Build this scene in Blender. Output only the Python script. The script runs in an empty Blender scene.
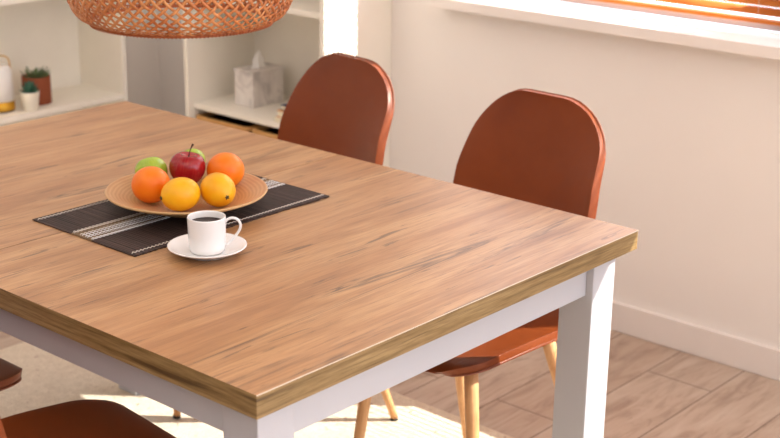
import bpy, math, random
from mathutils import Vector, Matrix
random.seed(7)
S = bpy.context.scene
COL = S.collection
PI = math.pi

# ------------------------------------------------------------------ camera, sky, sun, exposure
cam_data = bpy.data.cameras.new('camera')
cam = bpy.data.objects.new('camera', cam_data)
COL.objects.link(cam)
CP = Vector((-1.18606, -1.25820, 1.56047))
r_ = Vector((0.65712162, -0.75365403, 0.01402772))
u_ = Vector((0.22356288, 0.21263253, 0.95121346))
d_ = Vector((0.71986861, 0.62192686, -0.3082145))
m = Matrix((r_, u_, -d_)).transposed().to_4x4()
m.translation = CP
cam.matrix_world = m
cam_data.sensor_width = 36.0
cam_data.lens = 1398.3 * 36.0 / 780.0
cam_data.clip_start = 0.05
cam_data.dof.use_dof = True
cam_data.dof.focus_distance = 2.35
cam_data.dof.aperture_fstop = 5.6
S.camera = cam

S.view_settings.view_transform = 'Standard'
S.view_settings.look = 'None'
S.view_settings.gamma = 1
S.view_settings.use_curve_mapping = False
S.view_settings.exposure = -0.12

W_DIM = (0.98, 0.92, 0.88)
W_BRIGHT = (0.91, 0.985, 1.13)
world = bpy.data.worlds.new('sky_light')
S.world = world
world.use_nodes = True
wn, wl = world.node_tree.nodes, world.node_tree.links
wn.clear()
tc = wn.new('ShaderNodeTexCoord')
dot = wn.new('ShaderNodeVectorMath'); dot.operation = 'DOT_PRODUCT'
dot.inputs[1].default_value = Vector((0.95, -0.25, 0.2)).normalized()
wl.new(tc.outputs['Generated'], dot.inputs[0])
mr = wn.new('ShaderNodeMapRange')
mr.inputs['From Min'].default_value = -0.3; mr.inputs['From Max'].default_value = 0.9
wl.new(dot.outputs['Value'], mr.inputs['Value'])
ramp = wn.new('ShaderNodeMix'); ramp.data_type = 'RGBA'
ramp.inputs['A'].default_value = (*[c * 0.42 for c in W_DIM], 1)
ramp.inputs['B'].default_value = (*[c * 5.4 for c in W_BRIGHT], 1)
wl.new(mr.outputs['Result'], ramp.inputs['Factor'])
bg = wn.new('ShaderNodeBackground')
wl.new(ramp.outputs['Result'], bg.inputs['Color'])
bg.inputs['Strength'].default_value = 1.0
wo = wn.new('ShaderNodeOutputWorld')
wl.new(bg.outputs[0], wo.inputs['Surface'])

sun_data = bpy.data.lights.new('sun', 'SUN')
sun_data.energy = 20.0
sun_data.angle = math.radians(0.38)
sun_data.color = (1.0, 0.95, 0.87)
sun = bpy.data.objects.new('sun', sun_data)
COL.objects.link(sun)
sdir = Vector((-0.616, 0.788, -0.745)).normalized()
sun.rotation_euler = sdir.to_track_quat('-Z', 'Y').to_euler()
sun.location = (6, -5, 6)

# added unseen area light, fills in for light bounced off the ceiling
ceil_data = bpy.data.lights.new('ceiling_bounce_fill', 'AREA')
ceil_data.shape = 'RECTANGLE'; ceil_data.size = 4.6; ceil_data.size_y = 5.2
ceil_data.energy = 60.0
ceil_data.color = (1.0, 0.975, 0.95)
ceil = bpy.data.objects.new('ceiling_bounce_fill', ceil_data)
COL.objects.link(ceil)
ceil.location = (-0.25, 0.0, 2.56)

# ------------------------------------------------------------------ materials
def lin(c):
    return tuple((v / 255 / 12.92) if v / 255 <= 0.04045 else ((v / 255 + 0.055) / 1.055) ** 2.4 for v in c) + (1,)

class NT:
    def __init__(s, name):
        s.m = bpy.data.materials.new(name); s.m.use_nodes = True
        s.n, s.l = s.m.node_tree.nodes, s.m.node_tree.links
        s.b = s.n['Principled BSDF']
    def new(s, t, **kw):
        n = s.n.new(t)
        for k, v in kw.items(): setattr(n, k, v)
        return n
    def coord(s, scale=(1, 1, 1), kind='Object', loc=(0, 0, 0), rot=(0, 0, 0)):
        t = s.new('ShaderNodeTexCoord'); mp = s.new('ShaderNodeMapping')
        mp.inputs['Scale'].default_value = scale; mp.inputs['Location'].default_value = loc
        mp.inputs['Rotation'].default_value = rot
        s.l.new(t.outputs[kind], mp.inputs['Vector']); return mp.outputs[0]
    def noise(s, vec, scale, detail=4, rough=0.55, dist=0.0):
        n = s.new('ShaderNodeTexNoise'); s.l.new(vec, n.inputs['Vector'])
        n.inputs['Scale'].default_value = scale; n.inputs['Detail'].default_value = detail
        n.inputs['Roughness'].default_value = rough; n.inputs['Distortion'].default_value = dist
        return n.outputs['Fac']
    def ramp(s, fac, stops, interp='LINEAR'):
        r = s.new('ShaderNodeValToRGB'); s.l.new(fac, r.inputs['Fac']); e = r.color_ramp.elements
        r.color_ramp.interpolation = interp
        while len(e) < len(stops): e.new(0.5)
        for i, (p, c) in enumerate(stops):
            e[i].position = p; e[i].color = c if len(c) == 4 else lin(c)
        return r.outputs['Color']
    def mix(s, a, b, fac, blend='MIX'):
        x = s.new('ShaderNodeMix', data_type='RGBA', blend_type=blend)
        for k, v in (('A', a), ('B', b), ('Factor', fac)):
            if isinstance(v, (int, float)): x.inputs[k].default_value = v
            elif isinstance(v, tuple): x.inputs[k].default_value = v
            else: s.l.new(v, x.inputs[k])
        return x.outputs['Result']
    def math(s, op, a, b=0.0):
        x = s.new('ShaderNodeMath', operation=op)
        for i, v in enumerate((a, b)):
            if isinstance(v, (int, float)): x.inputs[i].default_value = v
            else: s.l.new(v, x.inputs[i])
        return x.outputs[0]
    def bump(s, h, strength=0.3, dist=0.002):
        b = s.new('ShaderNodeBump'); b.inputs['Strength'].default_value = strength
        b.inputs['Distance'].default_value = dist
        s.l.new(h, b.inputs['Height']); s.l.new(b.outputs[0], s.b.inputs['Normal'])
    def col(s, c):
        if isinstance(c, tuple): s.b.inputs['Base Color'].default_value = c
        else: s.l.new(c, s.b.inputs['Base Color'])
    def rough(s, r, spec=0.5):
        if isinstance(r, (int, float)): s.b.inputs['Roughness'].default_value = r
        else: s.l.new(r, s.b.inputs['Roughness'])
        s.b.inputs['Specular IOR Level'].default_value = spec

def plain(name, c, rough=0.5, spec=0.5, var=0.06, scale=8, bump=0.0, bscale=200, metal=0.0):
    t = NT(name); n = t.noise(t.coord(), scale)
    c0 = lin(c)
    d = tuple(v * (1 - var) for v in c0[:3]) + (1,); l = tuple(min(1, v * (1 + var)) for v in c0[:3]) + (1,)
    t.col(t.ramp(n, [(0.3, d), (0.7, l)])); t.rough(rough, spec)
    t.b.inputs['Metallic'].default_value = metal
    if bump: t.bump(t.noise(t.coord(), bscale, 3), bump, 0.001)
    return t.m

def table_wood(name, base, light, dark, crack, pink):
    t = NT(name)
    v1 = t.coord((0.9, 8, 8))
    broad = t.noise(v1, 1.6, 4, 0.55, 0.8)
    fine = t.noise(t.coord((6, 150, 150)), 1.6, 5, 0.65, 0.4)
    mid = t.noise(t.coord((2.2, 34, 34), loc=(5, 2, 0)), 1.5, 5, 0.6, 0.7)
    c = t.ramp(broad, [(0.28, dark), (0.44, base), (0.58, light), (0.78, base)])
    c = t.mix(c, t.ramp(mid, [(0.30, (188, 168, 150)), (0.52, (255, 255, 255))]), 0.5, 'MULTIPLY')
    c = t.mix(c, t.ramp(fine, [(0.3, (186, 166, 150)), (0.55, (255, 255, 255))]), 0.6, 'MULTIPLY')
    # long dark heart streaks and short cracks, running with the grain
    st = t.noise(t.coord((0.75, 17, 17), loc=(3, 1, 0)), 1.4, 9, 0.70, 1.4)
    sm = t.ramp(st, [(0.585, (0, 0, 0, 1)), (0.66, (1, 1, 1, 1))])
    c = t.mix(c, lin(crack), t.math('MULTIPLY', sm, 0.72))
    st2 = t.noise(t.coord((3.2, 50, 50), loc=(8, 4, 0)), 1.5, 6, 0.65, 0.8)
    sm2 = t.ramp(st2, [(0.60, (0, 0, 0, 1)), (0.65, (1, 1, 1, 1))])
    c = t.mix(c, lin(crack), t.math('MULTIPLY', sm2, 0.7))
    kn = t.new('ShaderNodeTexVoronoi'); t.l.new(t.coord((1.9, 5.2, 5.2), loc=(0.3, 0.4, 0)), kn.inputs['Vector']); kn.inputs['Scale'].default_value = 1.3
    kk = t.math('ADD', kn.outputs['Distance'], t.math('MULTIPLY', t.math('SUBTRACT', st2, 0.5), 0.35))
    km = t.ramp(kk, [(0.035, (1, 1, 1, 1)), (0.11, (0, 0, 0, 1))])
    c = t.mix(c, lin(crack), t.math('MULTIPLY', km, 0.75))
    pk = t.noise(t.coord((0.6, 3, 3), loc=(1, 7, 0)), 1.7, 2)
    c = t.mix(c, lin(pink), t.math('MULTIPLY', t.ramp(pk, [(0.45, (0, 0, 0, 1)), (0.7, (1, 1, 1, 1))]), 0.35))
    t.col(c)
    t.rough(0.40, 1.0)
    t.bump(t.math('ADD', fine, t.math('MULTIPLY', sm2, -0.6)), 0.10, 0.001)
    return t.m

M = {}
M['table_top'] = table_wood('oak_laminate', (172, 126, 80), (190, 147, 101), (150, 104, 63), (62, 38, 22), (174, 122, 80))
def edge_wood():
    t = NT('oak_edge')
    v = t.coord((2.2, 2.2, 60)); n = t.noise(v, 1.5, 5, 0.6, 0.4)
    c = t.ramp(n, [(0.30, (84, 62, 34)), (0.42, (132, 106, 66)), (0.6, (156, 130, 88)), (0.75, (138, 112, 72))])
    f = t.noise(t.coord((14, 14, 260)), 1.5, 3)
    c = t.mix(c, t.ramp(f, [(0.3, (190, 175, 150)), (0.6, (255, 255, 255))]), 0.7, 'MULTIPLY')
    ck = t.noise(t.coord((2.6, 2.6, 130), loc=(2, 5, 1)), 1.5, 3, 0.6, 0.3)
    c = t.mix(c, lin((52, 36, 20)), t.math('MULTIPLY', t.ramp(ck, [(0.62, (0, 0, 0, 1)), (0.68, (1, 1, 1, 1))]), 0.7))
    t.col(c); t.rough(0.55, 0.4); t.bump(n, 0.2, 0.001); return t.m
M['table_edge'] = edge_wood()
M['pale_line'] = plain('pale_edge_line', (214, 200, 182), 0.4)
M['white_lacquer'] = plain('white_lacquer', (180, 179, 184), 0.38, 0.5, 0.02, 5, 0.03, 300)
M['wall'] = plain('painted_plaster', (240, 234, 229), 0.9, 0.2, 0.015, 3, 0.08, 260)
M['ceiling'] = plain('ceiling_paint', (242, 238, 232), 0.9, 0.2, 0.01)
M['board_white'] = plain('white_skirting_paint', (238, 230, 224), 0.5, 0.4, 0.02)
M['case_white'] = plain('cream_shelf_laminate', (242, 235, 222), 0.5, 0.4, 0.02)

def floor_mat():
    t = NT('pale_oak_planks')
    vec = t.coord((1, 1, 1), loc=(0.37, -0.107, 0))
    br = t.new('ShaderNodeTexBrick'); t.l.new(vec, br.inputs['Vector'])
    br.offset = 0.37; br.squash = 1
    br.inputs['Scale'].default_value = 1; br.inputs['Mortar Size'].default_value = 0.0022
    br.inputs['Mortar Smooth'].default_value = 0.3; br.inputs['Bias'].default_value = 0
    br.inputs['Brick Width'].default_value = 1.15; br.inputs['Row Height'].default_value = 0.195
    br.inputs['Color1'].default_value = lin((200, 183, 168)); br.inputs['Color2'].default_value = lin((188, 168, 152))
    br.inputs['Mortar'].default_value = lin((120, 102, 90))
    g = t.noise(t.coord((2.2, 13, 1)), 2.0, 6, 0.6, 1.0)
    c = t.mix(br.outputs['Color'], t.ramp(g, [(0.25, (170, 150, 138)), (0.5, (238, 230, 224)), (0.7, (255, 255, 255))]), 0.8, 'MULTIPLY')
    k = t.noise(t.coord((5, 14, 1), loc=(3, 0, 0)), 1.6, 3, 0.5, 1.5)
    c = t.mix(c, lin((150, 128, 112)), t.math('MULTIPLY', t.ramp(k, [(0.64, (0, 0, 0, 1)), (0.75, (1, 1, 1, 1))]), 0.55))
    t.col(c); t.rough(0.5, 0.4)
    t.bump(g, 0.1, 0.001); return t.m
M['floor'] = floor_mat()

def rug_mat():
    t = NT('woven_beige_wool')
    n = t.noise(t.coord(), 60, 5, 0.7); w = t.noise(t.coord(), 420, 2, 0.6)
    c = t.ramp(n, [(0.3, (218, 202, 180)), (0.7, (236, 222, 202))])
    c = t.mix(c, t.ramp(w, [(0.3, (205, 198, 190)), (0.6, (255, 255, 255))]), 0.7, 'MULTIPLY')
    fl = t.noise(t.coord(), 46, 2, 0.5)
    c = t.mix(c, lin((142, 92, 78)), t.math('MULTIPLY', t.ramp(fl, [(0.68, (0, 0, 0, 1)), (0.73, (1, 1, 1, 1))]), 0.75))
    t.col(c); t.rough(0.95, 0.1); t.bump(w, 0.7, 0.003); return t.m
M['rug'] = rug_mat()

def leather_mat():
    t = NT('cognac_leather')
    n = t.noise(t.coord(), 7, 4); w = t.new('ShaderNodeTexVoronoi'); t.l.new(t.coord(), w.inputs['Vector']); w.inputs['Scale'].default_value = 420
    t.col(t.ramp(n, [(0.3, (116, 52, 19)), (0.7, (127, 60, 24))])); t.rough(0.42, 0.28)
    t.bump(w.outputs['Distance'], 0.12, 0.0006); return t.m
M['leather'] = leather_mat()
M['piping'] = plain('leather_piping', (128, 66, 42), 0.45, 0.4)
def wood_simple(name, a, b, scale=(30, 30, 3), rough=0.45):
    t = NT(name); n = t.noise(t.coord(scale), 2.5, 4, 0.6, 0.5)
    t.col(t.ramp(n, [(0.3, b), (0.65, a)])); t.rough(rough, 0.4); t.bump(n, 0.08, 0.001); return t.m
M['chair_wood'] = wood_simple('beech_leg', (216, 166, 116), (190, 136, 88))
M['black'] = plain('black_plastic', (28, 26, 26), 0.5)
M['metal'] = plain('grey_metal', (150, 148, 145), 0.35, metal=0.9)

def bowl_mat():
    t = NT('spun_bamboo')
    co = t.new('ShaderNodeTexCoord'); sep = t.new('ShaderNodeSeparateXYZ'); t.l.new(co.outputs['Object'], sep.inputs[0])
    r = t.math('SQRT', t.math('ADD', t.math('POWER', sep.outputs[0], 2), t.math('POWER', sep.outputs[1], 2)))
    nn = t.noise(t.coord((1, 1, 1)), 14, 3)
    s = t.math('SINE', t.math('ADD', t.math('MULTIPLY', r, 900), t.math('MULTIPLY', nn, 9)))
    c = t.ramp(t.math('ADD', t.math('MULTIPLY', s, 0.5), 0.5), [(0.0, (194, 150, 104)), (0.6, (202, 160, 114)), (1.0, (208, 168, 122))])
    c2 = t.ramp(t.noise(t.coord(), 9, 3), [(0.4, (255, 255, 255)), (0.75, (244, 214, 182))])
    t.col(t.mix(c, c2, 0.8, 'MULTIPLY')); t.rough(0.35, 0.5); return t.m
M['bowl'] = bowl_mat()
M['bowl_edge'] = plain('bamboo_edge', (206, 166, 114), 0.4)

def reed_mat():
    t = NT('dark_reed')
    co = t.new('ShaderNodeTexCoord'); sep = t.new('ShaderNodeSeparateXYZ'); t.l.new(co.outputs['Object'], sep.inputs[0])
    st = t.noise(t.coord((500, 3, 1)), 1.0, 3, 0.6)
    c = t.ramp(st, [(0.3, (24, 15, 13)), (0.5, (50, 36, 32)), (0.72, (96, 76, 68))])
    st2 = t.noise(t.coord((220, 2, 1)), 1.0, 1, 0.4)
    band = t.ramp(st2, [(0.35, (105, 84, 58)), (0.7, (138, 112, 80))])
    # woven band across the middle third and its tan ground
    y = sep.outputs[1]
    inb = t.math('MULTIPLY', t.math('GREATER_THAN', y, -0.028), t.math('LESS_THAN', y, 0.030))
    c = t.mix(c, band, t.math('MULTIPLY', inb, 0.85))
    t.col(c); t.rough(0.6, 0.3); t.bump(st, 0.5, 0.0015); return t.m
M['reed'] = reed_mat()
M['thread'] = plain('cotton_thread', (218, 208, 196), 0.8, 0.2)
M['thread_white'] = plain('white_thread', (232, 230, 230), 0.8, 0.2)
M['porcelain'] = plain('white_porcelain', (240, 238, 236), 0.12, 0.5, 0.01)
M['coffee'] = plain('black_coffee', (40, 17, 8), 0.12, 0.25)

def citrus(name, a, b, spec=0.45):
    t = NT(name); n = t.noise(t.coord(), 18, 3); v = t.new('ShaderNodeTexVoronoi'); t.l.new(t.coord(), v.inputs['Vector']); v.inputs['Scale'].default_value = 420
    t.col(t.ramp(n, [(0.3, a), (0.7, b)])); t.rough(0.38, spec)
    t.b.inputs['Subsurface Weight'].default_value = 0.12; t.b.inputs['Subsurface Radius'].default_value = (0.02, 0.008, 0.002)
    t.b.inputs['Subsurface Scale'].default_value = 0.3
    t.bump(v.outputs['Distance'], 0.22, 0.0012); return t.m
M['orange'] = citrus('orange_peel', (244, 118, 8), (250, 138, 22))
M['yellow'] = citrus('yellow_peel', (243, 168, 6), (248, 190, 26))
def apple_mat(name, a, b, c2, streak):
    t = NT(name)
    co = t.new('ShaderNodeTexCoord'); sep = t.new('ShaderNodeSeparateXYZ'); t.l.new(co.outputs['Object'], sep.inputs[0])
    ang = t.math('ARCTAN2', sep.outputs[1], sep.outputs[0])
    cb = t.new('ShaderNodeCombineXYZ'); t.l.new(t.math('MULTIPLY', ang, 9), cb.inputs[0]); t.l.new(t.math('MULTIPLY', sep.outputs[2], 18), cb.inputs[1])
    n = t.noise(cb.outputs[0], 1.6, 4, 0.6)
    n2 = t.noise(t.coord(), 26, 3)
    c = t.ramp(n2, [(0.3, a), (0.7, b)])
    c = t.mix(c, lin(c2), t.math('MULTIPLY', t.ramp(n, [(0.5, (0, 0, 0, 1)), (0.75, (1, 1, 1, 1))]), streak))
    t.col(c); t.rough(0.2, 0.5); return t.m
M['red_apple'] = apple_mat('red_apple_skin', (140, 8, 22), (168, 20, 34), (206, 84, 60), 0.35)
M['green_apple'] = apple_mat('green_apple_skin', (150, 182, 48), (176, 202, 74), (196, 210, 110), 0.4)
M['stem'] = plain('dry_stem', (70, 42, 26), 0.8)
M['calyx'] = plain('dry_calyx', (88, 74, 44), 0.8)

def cane_mat():
    t = NT('bamboo_strip'); n = t.noise(t.coord((1, 1, 1)), 24, 3); f = t.noise(t.coord(), 160, 2)
    c = t.ramp(n, [(0.3, (184, 102, 50)), (0.5, (204, 130, 74)), (0.7, (222, 158, 102))])
    t.col(t.mix(c, t.ramp(f, [(0.35, (215, 200, 190)), (0.6, (255, 255, 255))]), 0.6, 'MULTIPLY')); t.rough(0.38, 0.5); return t.m
M['cane'] = cane_mat()
M['cane_dark'] = plain('bamboo_rim', (176, 96, 52), 0.5)
M['cord'] = plain('black_cord', (30, 28, 26), 0.6)
M['frosted'] = plain('frosted_bulb', (240, 238, 232), 0.3)

def tissue_mat():
    t = NT('grey_marble_card'); n = t.noise(t.coord(), 9, 5, 0.6, 1.6)
    t.col(t.ramp(n, [(0.35, (190, 182, 178)), (0.5, (222, 214, 208)), (0.7, (234, 228, 222))])); t.rough(0.45, 0.4); return t.m
M['marble'] = tissue_mat()
M['paper'] = plain('soft_tissue', (244, 240, 234), 0.9, 0.1)
M['tan_basket'] = wood_simple('wicker_tan', (206, 158, 96), (172, 120, 64), (8, 8, 90), 0.6)
M['dark_basket'] = wood_simple('wicker_dark', (86, 56, 34), (48, 30, 20), (8, 8, 90), 0.7)
M['terracotta'] = plain('terracotta', (140, 74, 46), 0.7, 0.3)
M['pot_white'] = plain('cream_ceramic', (240, 232, 216), 0.4)
M['soil'] = plain('soil', (58, 42, 32), 0.95)
M['leaf_blue'] = plain('blue_green_leaf', (58, 104, 84), 0.5, 0.4, 0.25, 40)
M['leaf_green'] = plain('grey_green_leaf', (98, 118, 78), 0.5, 0.4, 0.25, 40)
M['gold'] = plain('brushed_gold', (206, 156, 50), 0.35, metal=0.7)
M['lantern_white'] = plain('white_shade', (240, 236, 232), 0.5)
M['book_blue'] = plain('navy_cloth', (36, 58, 92), 0.7)
M['book_orange'] = plain('orange_cloth', (214, 150, 84), 0.7)
M['pages'] = plain('book_pages', (236, 226, 200), 0.8)

def slat_mat():
    t = NT('warm_wood_slat')
    n = t.noise(t.coord((20, 2, 20)), 2, 3)
    c = t.ramp(n, [(0.3, (214, 140, 70)), (0.7, (230, 164, 92))])
    t.col(c); t.rough(0.4, 0.4)
    tr = t.new('ShaderNodeBsdfTranslucent'); t.l.new(c, tr.inputs['Color'])
    mx = t.new('ShaderNodeMixShader'); mx.inputs[0].default_value = 0.5
    t.l.new(t.b.outputs[0], mx.inputs[1]); t.l.new(tr.outputs[0], mx.inputs[2])
    t.l.new(mx.outputs[0], t.n['Material Output'].inputs['Surface']); return t.m
M['slat'] = slat_mat()
def glass_mat():
    t = NT('window_glass')
    n = t.noise(t.coord(), 1.0, 1)
    tr = t.new('ShaderNodeBsdfTransparent'); gl = t.new('ShaderNodeBsdfGlossy'); gl.inputs['Roughness'].default_value = 0.02
    t.l.new(t.ramp(n, [(0, (0.96, 0.98, 0.97, 1)), (1, (0.98, 0.99, 0.99, 1))]), tr.inputs['Color'])
    mx = t.new('ShaderNodeMixShader'); mx.inputs[0].default_value = 0.04
    t.l.new(tr.outputs[0], mx.inputs[1]); t.l.new(gl.outputs[0], mx.inputs[2])
    t.l.new(mx.outputs[0], t.n['Material Output'].inputs['Surface']); return t.m
M['glass'] = glass_mat()

# ------------------------------------------------------------------ mesh helpers
class MB:
    def __init__(s): s.v = []; s.f = []; s.mi = []; s.sm = []
    def add(s, vs, fs, mi=0, smooth=False):
        o = len(s.v); s.v += [tuple(v) for v in vs]
        for f in fs: s.f.append([i + o for i in f]); s.mi.append(mi); s.sm.append(smooth)
        return s
    def box(s, a, b, mi=0, top=None):
        x0, y0, z0 = a; x1, y1, z1 = b
        vs = [(x0, y0, z0), (x1, y0, z0), (x1, y1, z0), (x0, y1, z0), (x0, y0, z1), (x1, y0, z1), (x1, y1, z1), (x0, y1, z1)]
        fs = [(0, 3, 2, 1), (0, 1, 5, 4), (1, 2, 6, 5), (2, 3, 7, 6), (3, 0, 4, 7)]
        s.add(vs, fs, mi)
        return s.add(vs[4:], [(0, 1, 2, 3)], mi if top is None else top)
    def tube(s, pts, rad, n=12, closed=False, mi=0, cap=True, flat=1.0, up=None):
        pts = [Vector(p) for p in pts]; N = len(pts)
        rad = [rad] * N if isinstance(rad, (int, float)) else rad
        rings = []; prev = None
        for i, p in enumerate(pts):
            if closed: t = pts[(i + 1) % N] - pts[i - 1]
            else: t = pts[min(i + 1, N - 1)] - pts[max(i - 1, 0)]
            t.normalize()
            if prev is None:
                a = Vector(up) if up else (Vector((0, 0, 1)) if abs(t.z) < 0.9 else Vector((1, 0, 0)))
            else: a = prev
            a = (a - t * a.dot(t)).normalized(); prev = a; b = t.cross(a)
            rings.append([p + rad[i] * (math.cos(2 * PI * k / n) * a * flat + math.sin(2 * PI * k / n) * b) for k in range(n)])
        vs = [v for r in rings for v in r]; fs = []
        for i in range(N if closed else N - 1):
            j = (i + 1) % N
            for k in range(n):
                l = (k + 1) % n
                fs.append((i * n + k, i * n + l, j * n + l, j * n + k))
        if not closed and cap: fs += [tuple(range(n))[::-1], tuple((N - 1) * n + k for k in range(n))]
        return s.add(vs, fs, mi, True)
    def lathe(s, prof, n=48, c=(0, 0, 0), mi=0, mis=None, smooth=True):
        vs = []; fs = []; idx = []
        for r, z in prof:
            if r < 1e-6: idx.append([len(vs)]); vs.append((c[0], c[1], c[2] + z))
            else:
                idx.append([len(vs) + k for k in range(n)])
                vs += [(c[0] + r * math.cos(2 * PI * k / n), c[1] + r * math.sin(2 * PI * k / n), c[2] + z) for k in range(n)]
        o = len(s.v); s.v += vs
        for i in range(len(prof) - 1):
            a, b = idx[i], idx[i + 1]
            for k in range(n):
                l = (k + 1) % n
                if len(a) == 1 and len(b) == 1: continue
                if len(a) == 1: f = (a[0], b[l], b[k])
                elif len(b) == 1: f = (a[k], a[l], b[0])
                else: f = (a[k], a[l], b[l], b[k])
                s.f.append([q + o for q in f]); s.mi.append(mis[i] if mis else mi); s.sm.append(smooth)
        return s
    def grid(s, rows, mi=0, smooth=True):
        n = len(rows[0]); vs = [v for r in rows for v in r]
        fs = [(i * n + k, i * n + k + 1, (i + 1) * n + k + 1, (i + 1) * n + k) for i in range(len(rows) - 1) for k in range(n - 1)]
        return s.add(vs, fs, mi, smooth)
    def build(s, name, mats, parent=None, loc=(0, 0, 0), bevel=0, segs=2, subsurf=0, solid=0, rot=(0, 0, 0), solid_off=-1):
        me = bpy.data.meshes.new(name); me.from_pydata(s.v, [], s.f); me.update()
        if not isinstance(mats, (list, tuple)): mats = [mats]
        for mt in mats: me.materials.append(mt)
        for p, mi, sm in zip(me.polygons, s.mi, s.sm): p.material_index = mi; p.use_smooth = sm
        o = bpy.data.objects.new(name, me); COL.objects.link(o)
        o.location = loc; o.rotation_euler = rot
        if parent: o.parent = parent
        if solid:
            q = o.modifiers.new('thickness', 'SOLIDIFY'); q.thickness = solid; q.offset = solid_off
        if subsurf:
            q = o.modifiers.new('smooth', 'SUBSURF'); q.levels = subsurf; q.render_levels = subsurf
        if bevel:
            q = o.modifiers.new('bevel', 'BEVEL'); q.width = bevel; q.segments = segs; q.limit_method = 'ANGLE'
            q.angle_limit = math.radians(40)
        return o

def tag(o, label=None, cat=None, group=None, kind=None):
    if label: o['label'] = label
    if cat: o['category'] = cat
    if group: o['group'] = group
    if kind: o['kind'] = kind
    return o
def empty(name, loc, label, cat, group=None, rz=0):
    o = bpy.data.objects.new(name, None); o.empty_display_size = 0.05
    COL.objects.link(o); o.location = loc; o.rotation_euler = (0, 0, rz)
    return tag(o, label, cat, group)
def children(o): return [c for c in bpy.data.objects if c.parent == o]
def copy_tree(o, parent=None):
    kids = children(o)
    c = o.copy(); COL.objects.link(c); c.parent = parent
    for k in kids: copy_tree(k, c)
    return c
def struct(o): o['kind'] = 'structure'; return o

# ------------------------------------------------------------------ the room
WX = 2.125          # inner face of the window wall
BY = 2.75           # inner face of the back wall
WZ0, WZ1 = 0.872, 2.405
WINS = ((0.262, 1.395), (-2.40, -0.23))   # two windows with a pier of wall between them
struct(MB().box((-3.0, -3.2, -0.05), (WX + 0.2, BY + 0.15, 0)).build('floor', M['floor']))
struct(MB().box((-3.0, -3.2, 2.6), (WX + 0.2, BY + 0.15, 2.7)).build('ceiling', M['ceiling']))
w = MB()
w.box((WX, -3.2, 0), (WX + 0.2, BY, WZ0))
w.box((WX, -3.2, WZ1), (WX + 0.2, BY, 2.6))
w.box((WX, WINS[0][1], WZ0), (WX + 0.2, BY, WZ1))
w.box((WX, WINS[1][1], WZ0), (WX + 0.2, WINS[0][0], WZ1))
w.box((WX, -3.2, WZ0), (WX + 0.2, WINS[1][0], WZ1))
struct(w.build('wall_right', M['wall']))
struct(MB().box((-3.0, BY, 0), (WX + 0.2, BY + 0.15, 2.6)).build('wall_back', M['wall']))
bb = MB().box((WX - 0.014, -3.2, 0), (WX, 1.60, 0.086))
struct(bb.build('baseboard_right', M['board_white'], bevel=0.003))
bb = MB().box((-3.0, BY - 0.014, 0), (WX - 0.015, BY, 0.086))
struct(bb.build('baseboard_back', M['board_white'], bevel=0.003))
# sill boards, window frames with panes
sl = MB().box((WX - 0.068, -2.45, WZ0 + 0.002), (WX - 0.0005, WINS[0][1] - 0.001, 0.905))
for WY0, WY1 in WINS: sl.box((WX - 0.0005, WY0 + 0.0005, WZ0 + 0.002), (WX + 0.13, WY1 - 0.001, 0.905))
struct(sl.build('trim_1', M['board_white'], bevel=0.002))
fx0, fx1 = WX + 0.135, WX + 0.185
for i, (WY0, WY1) in enumerate(WINS):
    wf = MB()
    wf.box((fx0, WY0, 0.905), (fx1, WY1, 0.930)); wf.box((fx0, WY0, WZ1 - 0.04), (fx1, WY1, WZ1))
    ys = [WY0, WY1 - 0.035] if i == 0 else [WY0, (WY0 + WY1) / 2, WY1 - 0.035]
    for y in ys: wf.box((fx0, y, 0.930), (fx1, y + 0.035, WZ1 - 0.04))
    win = struct(wf.build('window_%d' % (i + 1), M['white_lacquer'], bevel=0.002))
    for a, b in zip(ys, ys[1:]):
        MB().box((fx0 + 0.02, a + 0.035, 0.930), (fx0 + 0.026, b, WZ1 - 0.04)).build('pane', M['glass'], win)

# ------------------------------------------------------------------ rug
rug = MB()
rg = MB(); nx, ny = 40, 60
rug.box((-0.45, -0.9, 0.0005), (1.345, 1.885, 0.008))
tag(rug.build('rug', M['rug'], bevel=0.003), 'beige flecked wool rug on the plank floor under the dining table', 'rug')

# ------------------------------------------------------------------ dining table
TW, TL, TH, TT = 0.974, 1.493, 0.75, 0.037
tx, ty = TW / 2, TL / 2
table = empty('dining_table', (tx, ty, 0.008), 'large rectangular dining table with oak top and white legs and apron', 'table')
def T(x, y, z): return (x - tx, y - ty, z - 0.008)
SEAM = 0.757
for (a, b) in ((0, SEAM - 0.0008), (SEAM + 0.0008, TL)):
    lf = MB()
    cy = (a + b) / 2
    lf.box((-tx, a - cy, -TT), (tx, b - cy, 0), mi=1, top=0)
    o = lf.build('table_leaf', [M['table_top'], M['table_edge']], table, loc=T(tx, cy, TH), bevel=0.0012, segs=2)
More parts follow.
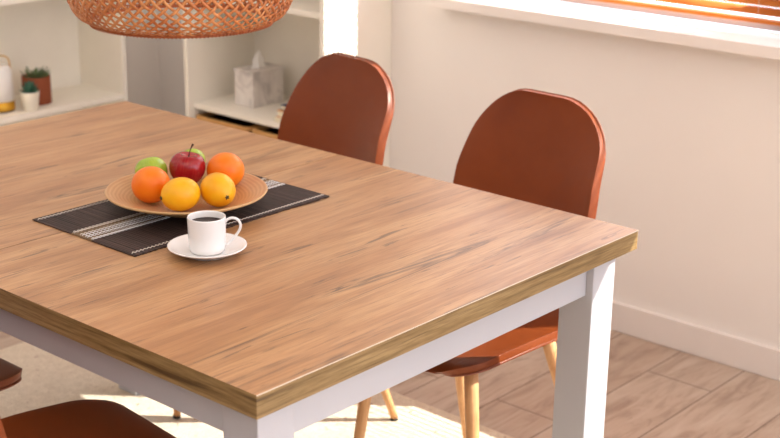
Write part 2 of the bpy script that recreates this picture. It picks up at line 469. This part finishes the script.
# thin pale line along the top edge of the near end
ln = MB()
ln.box(T(0, -0.0006, TH - 0.0012), T(TW, 0.0003, TH + 0.0001))
tag(ln.build('edge_line', M['pale_line'], table), 'thin pale line along the near end of the oak top')
LI, LW = 0.0275, 0.0725
for (x, y) in ((LI, LI), (TW - LI - LW, LI), (LI, TL - LI - LW - 0.018), (TW - LI - LW, TL - LI - LW - 0.018)):
    lg = MB().box((0, 0, 0), (LW, LW, TH - TT - 0.008 - 0.0005))
    lg.build('leg', M['white_lacquer'], table, loc=T(x, y, 0.008), bevel=0.002)
az0 = 0.637
sb = 0.015
for a, b in (((LI + LW, LI + sb, az0), (TW - LI - LW, LI + sb + 0.022, TH - TT - 0.0005)),
             ((LI + LW, TL - LI - sb - 0.022, az0), (TW - LI - LW, TL - LI - sb, TH - TT - 0.0005)),
             ((LI + 0.004, LI + LW, az0 + 0.012), (LI + 0.026, TL - LI - LW, TH - TT - 0.0005)),
             ((TW - LI - 0.026, LI + LW, az0 + 0.012), (TW - LI - 0.004, TL - LI - LW, TH - TT - 0.0005))):
    MB().box(T(*a), T(*b)).build('apron', M['white_lacquer'], table, bevel=0.0015)

# ------------------------------------------------------------------ chairs
# local frame: seat front points to -x, back to +x, origin on the floor under the seat centre
def interp(t, pts):
    for (a, va), (b, vb) in zip(pts, pts[1:]):
        if t <= b: 
            k = (t - a) / (b - a); k = k
            return va + (vb - va) * k
    return pts[-1][1]
SIDE = [(-0.243, 0.430), (-0.236, 0.444), (-0.215, 0.453), (-0.16, 0.457), (-0.08, 0.453), (0.0, 0.449), (0.07, 0.449), (0.12, 0.459), (0.152, 0.484),
        (0.172, 0.525), (0.186, 0.58), (0.197, 0.63), (0.209, 0.685), (0.221, 0.74), (0.233, 0.80), (0.241, 0.845), (0.245, 0.872), (0.246, 0.888)]
def catmull(P, n):
    out = []
    Q = [P[0]] + P + [P[-1]]
    for i in range(1, len(Q) - 2):
        for k in range(n):
            t = k / n
            out.append(tuple(0.5 * ((2 * Q[i][j]) + (-Q[i - 1][j] + Q[i + 1][j]) * t + (2 * Q[i - 1][j] - 5 * Q[i][j] + 4 * Q[i + 1][j] - Q[i + 2][j]) * t * t + (-Q[i - 1][j] + 3 * Q[i][j] - 3 * Q[i + 1][j] + Q[i + 2][j]) * t ** 3) for j in range(len(P[0]))))
    out.append(P[-1]); return out
prof = catmull(SIDE, 4)
arc = [0]
for a, b in zip(prof, prof[1:]): arc.append(arc[-1] + math.hypot(b[0] - a[0], b[1] - a[1]))
TOT = arc[-1]
def prof_at(s):
    s = min(max(s, 0), TOT)
    for i in range(len(arc) - 1):
        if s <= arc[i + 1]:
            k = (s - arc[i]) / (arc[i + 1] - arc[i] + 1e-12)
            a, b = prof[i], prof[i + 1]
            return (a[0] + (b[0] - a[0]) * k, a[1] + (b[1] - a[1]) * k), ((b[0] - a[0]), (b[1] - a[1]))
    return prof[-1], (prof[-1][0] - prof[-2][0], prof[-1][1] - prof[-2][1])
def smooth(a, b, t):
    t = min(max((t - a) / (b - a), 0), 1); return t * t * (3 - 2 * t)
def half_width(s):
    w = interp(s, [(0, 0.196), (0.2, 0.210), (0.36, 0.212), (0.46, 0.206), (0.55, 0.200), (0.64, 0.197), (0.72, 0.188), (0.80, 0.174), (0.9, 0.160), (1.2, 0.15)])
    r0, r1 = 0.10, 0.108
    if s < r0: w -= r0 - math.sqrt(max(r0 * r0 - (r0 - s) ** 2, 0))
    e = TOT - s
    if e < r1: w -= r1 - math.sqrt(max(r1 * r1 - (r1 - e) ** 2, 0))
    return w - 0.016 * smooth(0.3, 0.5, s)
def shell_point(s, u, off=0.0):
    (x, z), (dx, dz) = prof_at(s)
    l = math.hypot(dx, dz) + 1e-12; nx_, nz_ = -dz / l, dx / l     # towards the sitter
    w = half_width(s)
    lift = (abs(u) ** 2.4) * (0.016 + 0.022 * smooth(0.30, 0.5, s)) * (1 - smooth(TOT - 0.20, TOT - 0.02, s)) * smooth(0.02, 0.25, s)
    k = lift + off
    return Vector((x + nx_ * k, u * w, z + nz_ * k))
def svals():
    out = []; n0 = 10
    for i in range(n0): out.append(0.10 * (1 - math.cos(PI / 2 * i / n0)))
    m_ = 30
    for i in range(m_ + 1): out.append(0.10 + (TOT - 0.108 - 0.10) * i / m_)
    for i in range(1, n0 + 1): out.append(TOT - 0.108 + 0.108 * math.sin(PI / 2 * i / n0))
    return out
SV = svals(); NU = 20
def outline(off=0.0, grow=0.0):
    pts = []
    for s in SV: 
        p = shell_point(s, 1, off); p.y += grow; pts.append(p)
    for k in range(1, NU): pts.append(shell_point(TOT, 1 - 2 * k / NU, off))
    for s in reversed(SV):
        p = shell_point(s, -1, off); p.y -= grow; pts.append(p)
    for k in range(1, NU): pts.append(shell_point(0, -1 + 2 * k / NU, off))
    return pts
def make_chair():
    root = empty('dining_chair', (0, 0, 0), 'tmp', 'chair', 'leather shell chairs around the table')
    g = MB(); g.grid([[shell_point(s, -1 + 2 * k / NU) for k in range(NU + 1)] for s in SV])
    pad = g.build('seat_shell', M['leather'], root, solid=0.020, solid_off=1)
    q = pad.modifiers.new('round', 'BEVEL'); q.width = 0.009; q.segments = 3; q.limit_method = 'ANGLE'; q.angle_limit = math.radians(50)
    for p_ in pad.data.polygons: p_.use_smooth = True
    pp = MB(); ol = outline(-0.0165, 0.0010)
    pp.tube(ol, 0.0022, 6, closed=True)
    tag(pp.build('piping', M['piping'], root), 'raised seam around the edge of the leather shell')
    br = MB()
    br.box((-0.15, -0.115, 0.412), (0.11, 0.115, 0.424))
    br.box((-0.15, -0.12, 0.404), (-0.12, 0.12, 0.416)); br.box((0.08, -0.12, 0.404), (0.11, 0.12, 0.416))
    br.build('seat_frame', M['black'], root, bevel=0.003)
    for sx, sy in ((-1, -1), (-1, 1), (1, -1), (1, 1)):
        top = Vector((-0.135 if sx < 0 else 0.11, sy * 0.130, 0.424))
        foot = Vector((-0.160 if sx < 0 else 0.245, sy * 0.180, 0.006))
        pts = [top.lerp(foot, k / 6) for k in range(7)]
        lg = MB(); lg.tube(pts, [0.0145, 0.0145, 0.0138, 0.0128, 0.0118, 0.0105, 0.0092], 14)
        lo = lg.build('leg', M['chair_wood'], root)
        d = (foot - top).normalized()
        ft = MB(); ft.tube([foot - d * 0.001, foot + Vector((d.x, d.y, 0)) * 0.0 + Vector((0, 0, -0.006))], [0.0098, 0.0098], 12)
        ft.build('foot_cap', M['black'], lo)
    return root
ch = make_chair()
zrug = 0.0085
ch.location = (1.0, 0.418, zrug)
ch.rotation_euler = (0, 0, -0.03)
ch['label'] = 'cognac leather chair nearest the camera on the window side, seat striped by sunlight'
for (x, y, rz, lab) in ((1.0, 1.006, -0.12, 'brown leather chair on the window side standing by the shelf unit, further from camera'),
                        (-0.020, 1.03, PI, 'brown leather chair tucked at the left edge of the photo, only seat corner showing'),
                        (-0.008, 0.478, PI - 0.11, 'dark brown leather chair at bottom left corner, its rounded seat under the near table side')):
    c = copy_tree(ch); c.location = (x, y, zrug); c.rotation_euler = (0, 0, rz); c['label'] = lab

# ------------------------------------------------------------------ placemat
MX, MY = (0.243, 0.731), (0.556, 0.852)
mc = ((MX[0] + MX[1]) / 2, (MY[0] + MY[1]) / 2)
mat = empty('placemat', (mc[0], mc[1], TH + 0.0002), 'dark brown reed placemat with pale stitched bands under the fruit plate', 'placemat')
hx, hy = (MX[1] - MX[0]) / 2, (MY[1] - MY[0]) / 2
mb = MB(); n = 150
rows = []
for i in range(n + 1):
    x = -hx + 2 * hx * i / n
    j = random.uniform(-0.0012, 0.0012)
    z = 0.0022 + (0.0006 if i % 2 else 0)
    rows.append([(x, -hy + j, 0.0), (x, -hy + j, z), (x, -hy / 2, z), (x, 0, z), (x, hy / 2, z), (x, hy + j, z), (x, hy + j, 0)])
mb.grid([r[::-1] for r in rows], smooth=False)
mb.add([r for r in rows[0]], [(0, 6, 5, 1)], 0); mb.add([r for r in rows[-1]], [(0, 1, 5, 6)], 0)
mb.build('reed_weave', M['reed'], mat)
def stitch_row(y, amp, r, mt, name, step=0.0084, parent=mat):
    t = MB(); x = -hx + 0.003
    pts = []; k = 0
    while x < hx - 0.003:
        pts.append((x, y + (amp if k % 2 else -amp), 0.0036 + (0.0007 if k % 2 else -0.0007))); x += step / 2; k += 1
    t.tube(pts, r, 5); return t.build(name, mt, parent)
for y, a, mt in ((-hy + 0.012, 0.0014, 'thread'), (hy - 0.012, 0.0014, 'thread'),
                 (-0.028, 0.0012, 'thread_white'), (-0.024, 0.0012, 'thread_white'), (0.026, 0.0012, 'thread'), (0.030, 0.0012, 'thread'),
                 (-0.006, 0.002, 'thread_white'), (0.003, 0.002, 'thread_white'), (0.009, 0.002, 'thread'), (-0.012, 0.0015, 'thread_white')):
    stitch_row(y, a, 0.0009, M[mt], 'stitching')
# ------------------------------------------------------------------ plate and fruit
BX, BYc, BZ = 0.481, 0.692, TH + 0.0057
bp = [(0, 0.003), (0.052, 0.003), (0.054, 0), (0.064, 0), (0.067, 0.006), (0.10, 0.0145), (0.14, 0.0285), (0.151, 0.0335), (0.1530, 0.0362), (0.1515, 0.0380),
      (0.148, 0.0372), (0.136, 0.0322), (0.10, 0.0200), (0.07, 0.0125), (0.03, 0.0105), (0, 0.0100)]
bo = MB().lathe(bp, 96, mis=[0] * 6 + [1, 1, 1] + [0] * 6).build('fruit_plate', [M['bowl'], M['bowl_edge']], loc=(BX, BYc, BZ))
tag(bo, 'wide shallow spun bamboo plate with fruit, standing on the dark placemat', 'plate')

def fruit(name, loc, R, mt, label, cat, kind, group, tilt=(0, 0, 0)):
    if kind == 'citrus':
        pr = []
        N = 24
        for i in range(N + 1):
            a = -PI / 2 + PI * i / N
            r = R * math.cos(a); z = R * 0.95 * math.sin(a)
            top = smooth(0.93, 1.0, math.sin(a)); z -= R * 0.05 * top
            pr.append((max(r, 0) if 0 < i < N else 0, z))
        zt = pr[-1][1]
    elif kind == 'lemon':
        pr = []; N = 26
        for i in range(N + 1):
            a = -PI / 2 + PI * i / N
            r = R * 0.95 * math.cos(a); z = R * 1.12 * math.sin(a)
            z += R * 0.05 * smooth(0.95, 1.0, math.sin(a)); z -= R * 0.02 * smooth(0.97, 1.0, -math.sin(a))
            pr.append((max(r, 0) if 0 < i < N else 0, z))
        zt = pr[-1][1]
    else:
        pr = []; N = 28
        for i in range(N + 1):
            a = -PI / 2 + PI * i / N
            r = R * math.cos(a) ** 0.85 * (1 + 0.07 * math.sin(a)) if 0 < i < N else 0
            z = R * 0.93 * math.sin(a)
            c_ = max(math.cos(a), 0)
            z -= R * 0.30 * math.exp(-(c_ / 0.30) ** 2) if math.sin(a) > 0 else -R * 0.14 * math.exp(-(c_ / 0.25) ** 2)
            pr.append((r, z))
        zt = pr[-1][1]
    mb = MB().lathe(pr, 48)
    for i, v in enumerate(mb.v):
        a = math.atan2(v[1], v[0]); k = 1 + (0.012 * math.sin(2 * a + 1) + 0.010 * math.sin(5 * a) * (kind == 'apple'))
        mb.v[i] = (v[0] * k, v[1] * k, v[2])
    o = mb.build(name, M[mt], loc=loc, rot=tilt)
    tag(o, label, cat, group)
    if kind == 'apple' and mt != 'green_apple':
        st = MB(); st.tube([(0, 0, zt - 0.001), (0.001, 0.0005, zt + R * 0.25), (0.003, 0.001, zt + R * 0.5), (0.007, 0.002, zt + R * 0.74)], [0.0013, 0.0011, 0.0011, 0.0026], 8)
        st.build('stem', M['stem'], o)
        cx = MB(); cx.lathe([(0, 0), (0.0035, 0.0), (0.002, -0.002), (0, -0.002)], 8, (0, 0, pr[0][1] + 0.001)); cx.build('calyx', M['calyx'], o)
    elif kind != 'apple':
        st = MB()
        vs = [(0, 0, zt + 0.0012)]; nst = 10
        for k in range(nst):
            rr = (0.0036 if k % 2 else 0.0020) * (1.5 if kind == 'lemon' else 1)
            vs.append((rr * math.cos(2 * PI * k / nst), rr * math.sin(2 * PI * k / nst), zt + 0.0006))
        st.add(vs, [(0, 1 + k, 1 + (k + 1) % nst) for k in range(nst)])
        st.lathe([(0, -0.001), (0.0026, -0.001), (0.0016, 0.0022), (0, 0.0024)], 8, (0, 0, zt))
        st.build('stem_end', M['calyx'], o)
    return o
def aim(v):                     # tilt so the fruit's stem end faces v
    return Vector(v).to_track_quat('Z', 'Y').to_euler()
G = 'fruit on the bamboo plate'
fruit('orange', (0.423, 0.726, 0.8065), 0.0362, 'orange', 'whole orange on the left side of the fruit plate, below the green apple', 'orange', 'citrus', G, aim((0.3, 0.6, 0.7)))
fruit('orange', (0.5735, 0.684, 0.8120), 0.0362, 'orange', 'whole orange on the right side of the fruit plate, beside the red apple', 'orange', 'citrus', G, aim((0.5, 0.5, 0.8)))
fruit('lemon', (0.4300, 0.650, 0.8022), 0.0335, 'yellow', 'yellow lemon at the front of the plate, left one of two', 'lemon', 'lemon', G, aim((-0.98, 0.24, -0.03)))
fruit('lemon', (0.496, 0.6210, 0.8025), 0.0335, 'yellow', 'yellow lemon on the plate just behind the coffee cup, right one of two', 'lemon', 'lemon', G, aim((-0.26, -0.86, -0.10)))
fruit('apple', (0.522, 0.736, 0.8165), 0.0350, 'red_apple', 'shiny dark red apple with a long stem in the middle of the fruit plate', 'apple', 'apple', G, (0.05, 0.12, -0.4))
fruit('apple', (0.474, 0.786, 0.8085), 0.0315, 'green_apple', 'green apple behind the left orange on the fruit plate', 'apple', 'apple', G, (-0.5, 0.3, 0.2))
fruit('apple', (0.571, 0.778, 0.8115), 0.0265, 'green_apple', 'pale green apple mostly hidden behind the red apple', 'apple', 'apple', G, (-0.6, 0.5, 0.2))

# ------------------------------------------------------------------ cup and saucer
SX, SY = 0.341, 0.479
sp = [(0, 0.002), (0.034, 0.002), (0.035, 0), (0.038, 0), (0.040, 0.003), (0.055, 0.0085), (0.0655, 0.0135), (0.0685, 0.0155), (0.0688, 0.0168), (0.0672, 0.0172),
      (0.063, 0.0155), (0.050, 0.0098), (0.040, 0.0062), (0.036, 0.0048), (0, 0.0046)]
tag(MB().lathe(sp, 72).build('saucer', M['porcelain'], loc=(SX, SY, TH + 0.0002)), 'round white porcelain saucer under the coffee cup on the oak table', 'saucer')
CZ = TH + 0.0050
cp = [(0, 0.003), (0.0245, 0.003), (0.0255, 0), (0.0275, 0), (0.0300, 0.0025), (0.0315, 0.008), (0.0326, 0.03), (0.0332, 0.0615), (0.0328, 0.0635), (0.0316, 0.0635),
      (0.0308, 0.0610), (0.0300, 0.03), (0.0285, 0.008), (0.024, 0.005), (0, 0.005)]
cup = MB().lathe(cp, 64).build('coffee_cup', M['porcelain'], loc=(SX, SY, CZ))
tag(cup, 'small straight white espresso cup with ear handle standing on its saucer', 'cup')
hd = Vector((0.657, -0.754, 0)).normalized()
hp = [(0.0318, 0.0535), (0.037, 0.0585), (0.0445, 0.0610), (0.0530, 0.0585), (0.0580, 0.0510), (0.0575, 0.0420), (0.0530, 0.0335), (0.0455, 0.0245), (0.0380, 0.0165), (0.0312, 0.0120)]
hpp = catmull([(a, b) for a, b in hp], 4)
MB().tube([hd * a + Vector((0, 0, b)) for a, b in hpp], 0.0030, 10, flat=0.8).build('handle', M['porcelain'], cup)
tag(MB().lathe([(0, 0.0), (0.0302, 0.0), (0.0304, 0.0006), (0.0298, 0.0004), (0, 0.0004)], 48).build('coffee', M['coffee'], loc=(SX, SY, CZ + 0.0515)),
    'black coffee filling the white cup', 'coffee')

# ------------------------------------------------------------------ pendant lamp
PX, PY, PZ = 0.479, 0.688, 1.115
lamp = empty('pendant_lamp', (PX, PY, PZ), 'woven bamboo pendant lamp shade hanging above the dining table', 'lamp')
SP = catmull([(0.160, 0.0), (0.184, 0.012), (0.198, 0.033), (0.2055, 0.062), (0.2065, 0.10), (0.202, 0.145), (0.186, 0.185), (0.150, 0.215), (0.10, 0.235), (0.045, 0.243)], 5)
def sp_at(t):
    f_ = t * (len(SP) - 1); i = min(int(f_), len(SP) - 2); k = f_ - i
    a, b = SP[i], SP[i + 1]; return (a[0] + (b[0] - a[0]) * k, a[1] + (b[1] - a[1]) * k, b[0] - a[0], b[1] - a[1])
NS = 62
wv = MB()
for sgn in (-1, 1):
    for q in range(NS):
        rows = []; n = 64
        for i in range(n + 1):
            t = i / n; r, z, dr, dz = sp_at(t)
            # swept so that the strip keeps about 45 degrees on the widest part
            ang = 2 * PI * q / NS + sgn * t * 1.42
            l = math.hypot(dr, dz); no = (dz / l, -dr / l)
            cr = ang * NS / PI
            off = 0.0013 * sgn * math.cos(math.radians(180) * (sgn * t * 1.42 * NS / PI)) 
            rr = r + no[0] * off; zz = z + no[1] * off
            hw = 0.0026 / max(r, 0.03)
            pr_ = []
            for e in (-1, 0, 1):
                aa = ang + e * hw * 0.72
                zz2 = zz - sgn * e * 0.0026 * 0.70 * (dz / l); rr2 = rr - sgn * e * 0.0026 * 0.70 * (dr / l)
                pr_.append((rr2 * math.cos(aa), rr2 * math.sin(aa), zz2 ))
            rows.append(pr_)
        wv.grid(rows)
wv.build('woven_shade', M['cane'], lamp, solid=0.0009, solid_off=0)
rim = MB()
rim.tube([(0.161 * math.cos(2 * PI * k / 72), 0.161 * math.sin(2 * PI * k / 72), -0.001) for k in range(72)], 0.0028, 8, closed=True)
for k in range(150):
    a = 2 * PI * k / 150; a2 = a + 0.03
    rim.tube([(0.1645 * math.cos(a), 0.1645 * math.sin(a), -0.004), (0.1660 * math.cos((a + a2) / 2), 0.1660 * math.sin((a + a2) / 2), 0.001), (0.1632 * math.cos(a2), 0.1632 * math.sin(a2), 0.0045)], 0.0011, 5)
rim.build('rim', M['cane_dark'], lamp)
tr = MB(); tr.tube([(0.046 * math.cos(2 * PI * k / 32), 0.046 * math.sin(2 * PI * k / 32), 0.243) for k in range(32)], 0.004, 8, closed=True)
for k in range(3):
    a = 2 * PI * k / 3; tr.tube([(0.046 * math.cos(a), 0.046 * math.sin(a), 0.243), (0.015 * math.cos(a), 0.015 * math.sin(a), 0.243)], 0.002, 6)
tr.build('top_ring', M['black'], lamp)
MB().tube([(0, 0, 0.225), (0, 0, 2.6 - PZ - 0.02)], 0.0032, 8).build('cord', M['cord'], lamp)
sk = MB().lathe([(0, 0.245), (0.006, 0.262), (0.017, 0.25), (0.019, 0.19), (0, 0.188)], 24).build('socket', M['black'], lamp)
MB().lathe([(0, 0.188), (0.013, 0.187), (0.016, 0.17), (0.028, 0.145), (0.030, 0.128), (0.024, 0.108), (0.012, 0.099), (0, 0.098)], 28).build('bulb', M['frosted'], lamp)
MB().lathe([(0, 2.6 - PZ - 0.03), (0.05, 2.6 - PZ - 0.025), (0.055, 2.6 - PZ - 0.001), (0, 2.6 - PZ - 0.001)], 28).build('ceiling_cap', M['black'], lamp)

# ------------------------------------------------------------------ window blind
bx = WX + 0.065
th = math.radians(41); sw = 0.029; cc, ss = math.cos(th), math.sin(th)
for (WY0, WY1), lab in zip(WINS, ('warm orange wooden horizontal blind above the white sill at upper right',
                                  'wooden horizontal blind in the second window, out of the photo to the right')):
    BYM = (WY0 + WY1) / 2
    blind = empty('venetian_blind', (bx, BYM, 0.906), lab, 'blind')
    yl, yh = WY0 + 0.012 - BYM, WY1 - 0.012 - BYM
    sm = MB(); z = 0.062
    while z < WZ1 - 0.906 - 0.05:
        pts = []
        for y in (yl, yh):
            row = []
            for k in range(5):
                e = -0.5 + k / 4; bow = 0.0016 * (1 - (2 * e) ** 2)
                row.append((e * sw * cc - bow * ss, y, z + e * sw * ss + bow * cc))
            pts.append(row)
        sm.grid(pts)
        z += 0.0245
    sm.build('slats', M['slat'], blind, solid=0.0012)
    MB().box((-0.012, yl, 0.030), (0.012, yh, 0.042)).build('bottom_rail', M['slat'], blind, bevel=0.003)
    MB().box((-0.022, yl, WZ1 - 0.906 - 0.036), (0.022, yh, WZ1 - 0.906 - 0.001)).build('head_rail', M['slat'], blind, bevel=0.003)
    nc = 3 if WY0 > 0 else 5
    for i in range(nc):
        y = yl + 0.12 + (yh - yl - 0.24) * i / (nc - 1)
        cd = MB()
        for xx in (-0.0135, 0.0135): cd.tube([(xx, y, 0.042), (xx, y, WZ1 - 0.906 - 0.037)], 0.0007, 5)
        cd.build('ladder_cord', M['thread'], blind)

# ------------------------------------------------------------------ shelf units
def bookcase(name, x0, x1, y0, y1, face, label, group, H=1.235):
    """face 'x': open towards -x, back at x1; face 'y': open towards -y, back at y1"""
    cx, cy = (x0 + x1) / 2, (y0 + y1) / 2
    r = empty(name, (cx, cy, 0), label, 'shelf', group)
    def B(a, b): return MB().box((a[0] - cx, a[1] - cy, a[2]), (b[0] - cx, b[1] - cy, b[2]))
    t = 0.018
    if face == 'x':
        sides = [((x0, y0, 0), (x1 - 0.006, y0 + t, H)), ((x0, y1 - t, 0), (x1 - 0.006, y1, H))]
        back = ((x1 - 0.006, y0, 0), (x1, y1, H)); inner = lambda z, dz=0: ((x0 + 0.022, y0 + t, z - t), (x1 - 0.006, y1 - t, z))
    else:
        sides = [((x0, y0, 0), (x0 + t, y1 - 0.006, H)), ((x1 - t, y0, 0), (x1, y1 - 0.006, H))]
        back = ((x0, y1 - 0.006, 0), (x1, y1, H)); inner = lambda z, dz=0: ((x0 + t, y0 + 0.0005, z - t), (x1 - t, y1 - 0.006, z))
    for a, b in sides: B(a, b).build('side_panel', M['case_white'], r, bevel=0.001)
    B(*back).build('back_panel', M['case_white'], r)
    for z in [q for q in (0.11, 0.480, 0.852, 1.235) if q <= H]: B(*inner(z)).build('shelf', M['case_white'], r, bevel=0.001)
    return r
bookcase('shelf_unit', 1.814, WX - 0.001, 1.605, 2.245, 'x', 'cream shelf unit against the window wall holding tissue box and baskets', 'cream shelf units')
bookcase('shelf_unit', 0.85, 1.772, 2.495, BY - 0.015, 'y', 'cream shelf unit against the back wall holding the two small pots', 'cream shelf units', 0.852)

# baskets
def basket(x0, x1, y0, y1, z0, z1, label):
    cx, cy = (x0 + x1) / 2, (y0 + y1) / 2
    r = empty('storage_basket', (cx, cy, z0), label, 'basket', 'baskets on the lower shelf')
    h = z1 - z0; a, b = (x1 - x0) / 2, (y1 - y0) / 2
    def ringpts(z, sh):
        pts = []; rr = 0.02
        for qx, qy, s in ((1, 1, 0), (-1, 1, 1), (-1, -1, 2), (1, -1, 3)):
            for k in range(5):
                an = PI / 2 * (s + k / 4)
                pts.append(((a - sh - rr) * qx + rr * math.cos(an), (b - sh - rr) * qy + rr * math.sin(an), z))
        return pts
    mb = MB(); n = 26; rings = []
    for i in range(n + 1): rings.append(ringpts(h * i / n, 0.012 - 0.008 * i / n + (0.002 if i % 2 else 0)))
    L = len(rings[0]); vs = [v for q in rings for v in q]
    fs = [(i * L + k, i * L + (k + 1) % L, (i + 1) * L + (k + 1) % L, (i + 1) * L + k) for i in range(n) for k in range(L)]
    fs.append(tuple(range(L))[::-1]); mb.add(vs, fs)
    mb.build('basket_body', M['dark_basket'], r, solid=0.004)
    tag(MB().tube(ringpts(h, 0.004), 0.0085, 8, closed=True).build('basket_rim', M['tan_basket'], r), 'light tan bamboo rim')
    return r
basket(1.832, 2.10, 1.968, 2.222, 0.1105, 0.432, 'left one of two dark baskets with tan rims, below the tissue box')
basket(1.832, 2.10, 1.628, 1.952, 0.1105, 0.432, 'right one of two dark baskets with tan rims, partly behind the chair back')

# tissue box
tb = empty('tissue_box', (1.988, 2.070, 0.4805), 'grey marbled cuboid tissue box with a white tissue on the shelf', 'tissue box')
MB().box((-0.070, -0.045, 0), (0.070, 0.045, 0.112)).build('box_body', M['marble'], tb, bevel=0.002)
MB().box((-0.073, -0.048, 0.112), (0.073, 0.048, 0.121)).build('lid', M['marble'], tb, bevel=0.002)
tg = MB()
tg.lathe([(0.026, 0.0), (0.024, 0.004), (0.017, 0.014), (0.019, 0.028), (0.011, 0.042), (0.006, 0.052), (0, 0.056)], 24, (0, 0, 0.121))
for i, v in enumerate(tg.v):
    a = math.atan2(v[1], v[0]); k = 1 + 0.28 * math.sin(5 * a + v[2] * 40)
    tg.v[i] = (v[0] * k * 1.1, v[1] * k * 0.45, v[2])
tg.build('tissue', M['paper'], tb)

# books on the shelf by the tissue box
def book(loc, size, rz, mt, label):
    r = empty('book', loc, label, 'book', 'books beside the tissue box', rz)
    a, b, h = size
    cv = MB(); cv.box((-a / 2, -b / 2, 0), (a / 2, b / 2, 0.002)); cv.box((-a / 2, -b / 2, h - 0.002), (a / 2, b / 2, h)); cv.box((-a / 2, b / 2 - 0.003, 0.002), (a / 2, b / 2, h - 0.002))
    cv.build('cover', M[mt], r)
    MB().box((-a / 2 + 0.003, -b / 2 + 0.004, 0.002), (a / 2 - 0.003, b / 2 - 0.003, h - 0.002)).build('pages', M['pages'], r)
book((1.925, 1.745, 0.4805), (0.17, 0.215, 0.014), PI, 'pages', 'pale bottom book of the small stack behind the chair back on the shelf')
book((1.930, 1.742, 0.4947), (0.16, 0.210, 0.022), PI, 'book_orange', 'orange book in the middle of the small shelf stack')
book((1.934, 1.738, 0.5169), (0.15, 0.200, 0.016), PI, 'book_blue', 'navy blue book on top of the small shelf stack')

# ------------------------------------------------------------------ plants and lantern on the left shelf unit
def leaf(mb, base, dirv, L, w, t=0.003, curve=0.3):
    d = Vector(dirv).normalized(); up = Vector((0, 0, 1)); s = d.cross(up)
    if s.length < 0.05: s = Vector((1, 0, 0))
    s.normalize(); nrm = s.cross(d).normalized()
    rows = []; n = 8
    for i in range(n + 1):
        k = i / n; c_ = Vector(base) + d * L * k + nrm * curve * L * k * k
        ww = w * (0.45 + 0.9 * k) * math.sqrt(max(1 - k ** 3, 0)) if i < n else 0.0004
        tt = t * (1 - 0.8 * k)
        rows.append([c_ + s * ww * math.cos(2 * PI * j / 8) + nrm * tt * math.sin(2 * PI * j / 8) for j in range(9)])
    mb.grid(rows)
def pot(name, loc, prof_, mt, label, ztop, rin):
    r = empty(name, loc, label, 'potted plant', 'small pots on the left shelf unit')
    MB().lathe(prof_, 36).build('pot', M[mt], r)
    MB().lathe([(0, ztop - 0.006), (rin, ztop - 0.008)], 24).build('soil', M['soil'], r)
    return r
p1 = pot('potted_succulent', (1.401, 2.528, 0.4805), [(0, 0), (0.023, 0), (0.0245, 0.002), (0.0305, 0.055), (0.0310, 0.060), (0.0275, 0.060), (0.0260, 0.050), (0, 0.049)], 'pot_white',
         'small blue-green rosette succulent in a cream pot in front of the brown pot', 0.058, 0.0272)
lf = MB()
for ring, (cnt, el, L, w_) in enumerate(((8, 0.25, 0.032, 0.0085), (7, 0.65, 0.034, 0.0085), (6, 1.0, 0.034, 0.008), (4, 1.3, 0.030, 0.006))):
    for k in range(cnt):
        a = 2 * PI * k / cnt + ring * 0.5
        leaf(lf, (0.004 * math.cos(a), 0.004 * math.sin(a), 0.052 + ring * 0.004), (math.cos(a) * math.cos(el), math.sin(a) * math.cos(el), math.sin(el)), L, w_, 0.003, 0.25)
lf.build('rosette', M['leaf_blue'], p1)
p2 = pot('potted_succulent', (1.474, 2.594, 0.4805), [(0, 0), (0.045, 0), (0.047, 0.002), (0.0470, 0.090), (0.0460, 0.092), (0.043, 0.091), (0.042, 0.08), (0, 0.079)], 'terracotta',
         'spiky grey-green succulent in a wide terracotta brown pot on the shelf', 0.089, 0.0425)
lf = MB()
for k in range(46):
    a = random.uniform(0, 2 * PI); el = random.uniform(0.35, 1.35); rr = random.uniform(0, 0.026)
    leaf(lf, (rr * math.cos(a), rr * math.sin(a), 0.080), (math.cos(a) * math.cos(el), math.sin(a) * math.cos(el), math.sin(el)), random.uniform(0.026, 0.046), 0.0045, 0.0022, 0.15)
lf.build('foliage', M['leaf_green'], p2)
ln = empty('lantern', (1.328, 2.590, 0.4805), 'white table lantern with gold base and wire handle at the left edge of the shelf', 'lantern')
MB().lathe([(0, 0.004), (0.046, 0.004), (0.048, 0.006), (0.0475, 0.012), (0.047, 0.034), (0, 0.034)], 40).build('base', M['gold'], ln)
MB().lathe([(0, 0.0), (0.044, 0.0), (0.046, 0.004), (0, 0.004)], 40).build('foot', M['black'], ln)
MB().lathe([(0, 0.034), (0.0465, 0.034), (0.044, 0.10), (0.041, 0.142), (0.037, 0.148), (0, 0.149)], 40).build('shade', M['lantern_white'], ln)
hpts = [(-0.040, 0, 0.136), (-0.039, 0, 0.160), (-0.030, 0, 0.176), (0, 0, 0.180), (0.030, 0, 0.176), (0.039, 0, 0.160), (0.040, 0, 0.136)]
MB().tube([(v[0] * 0.66, -v[0] * 0.75, v[2]) for v in catmull(hpts, 4)], 0.0022, 8).build('handle', M['gold'], ln)
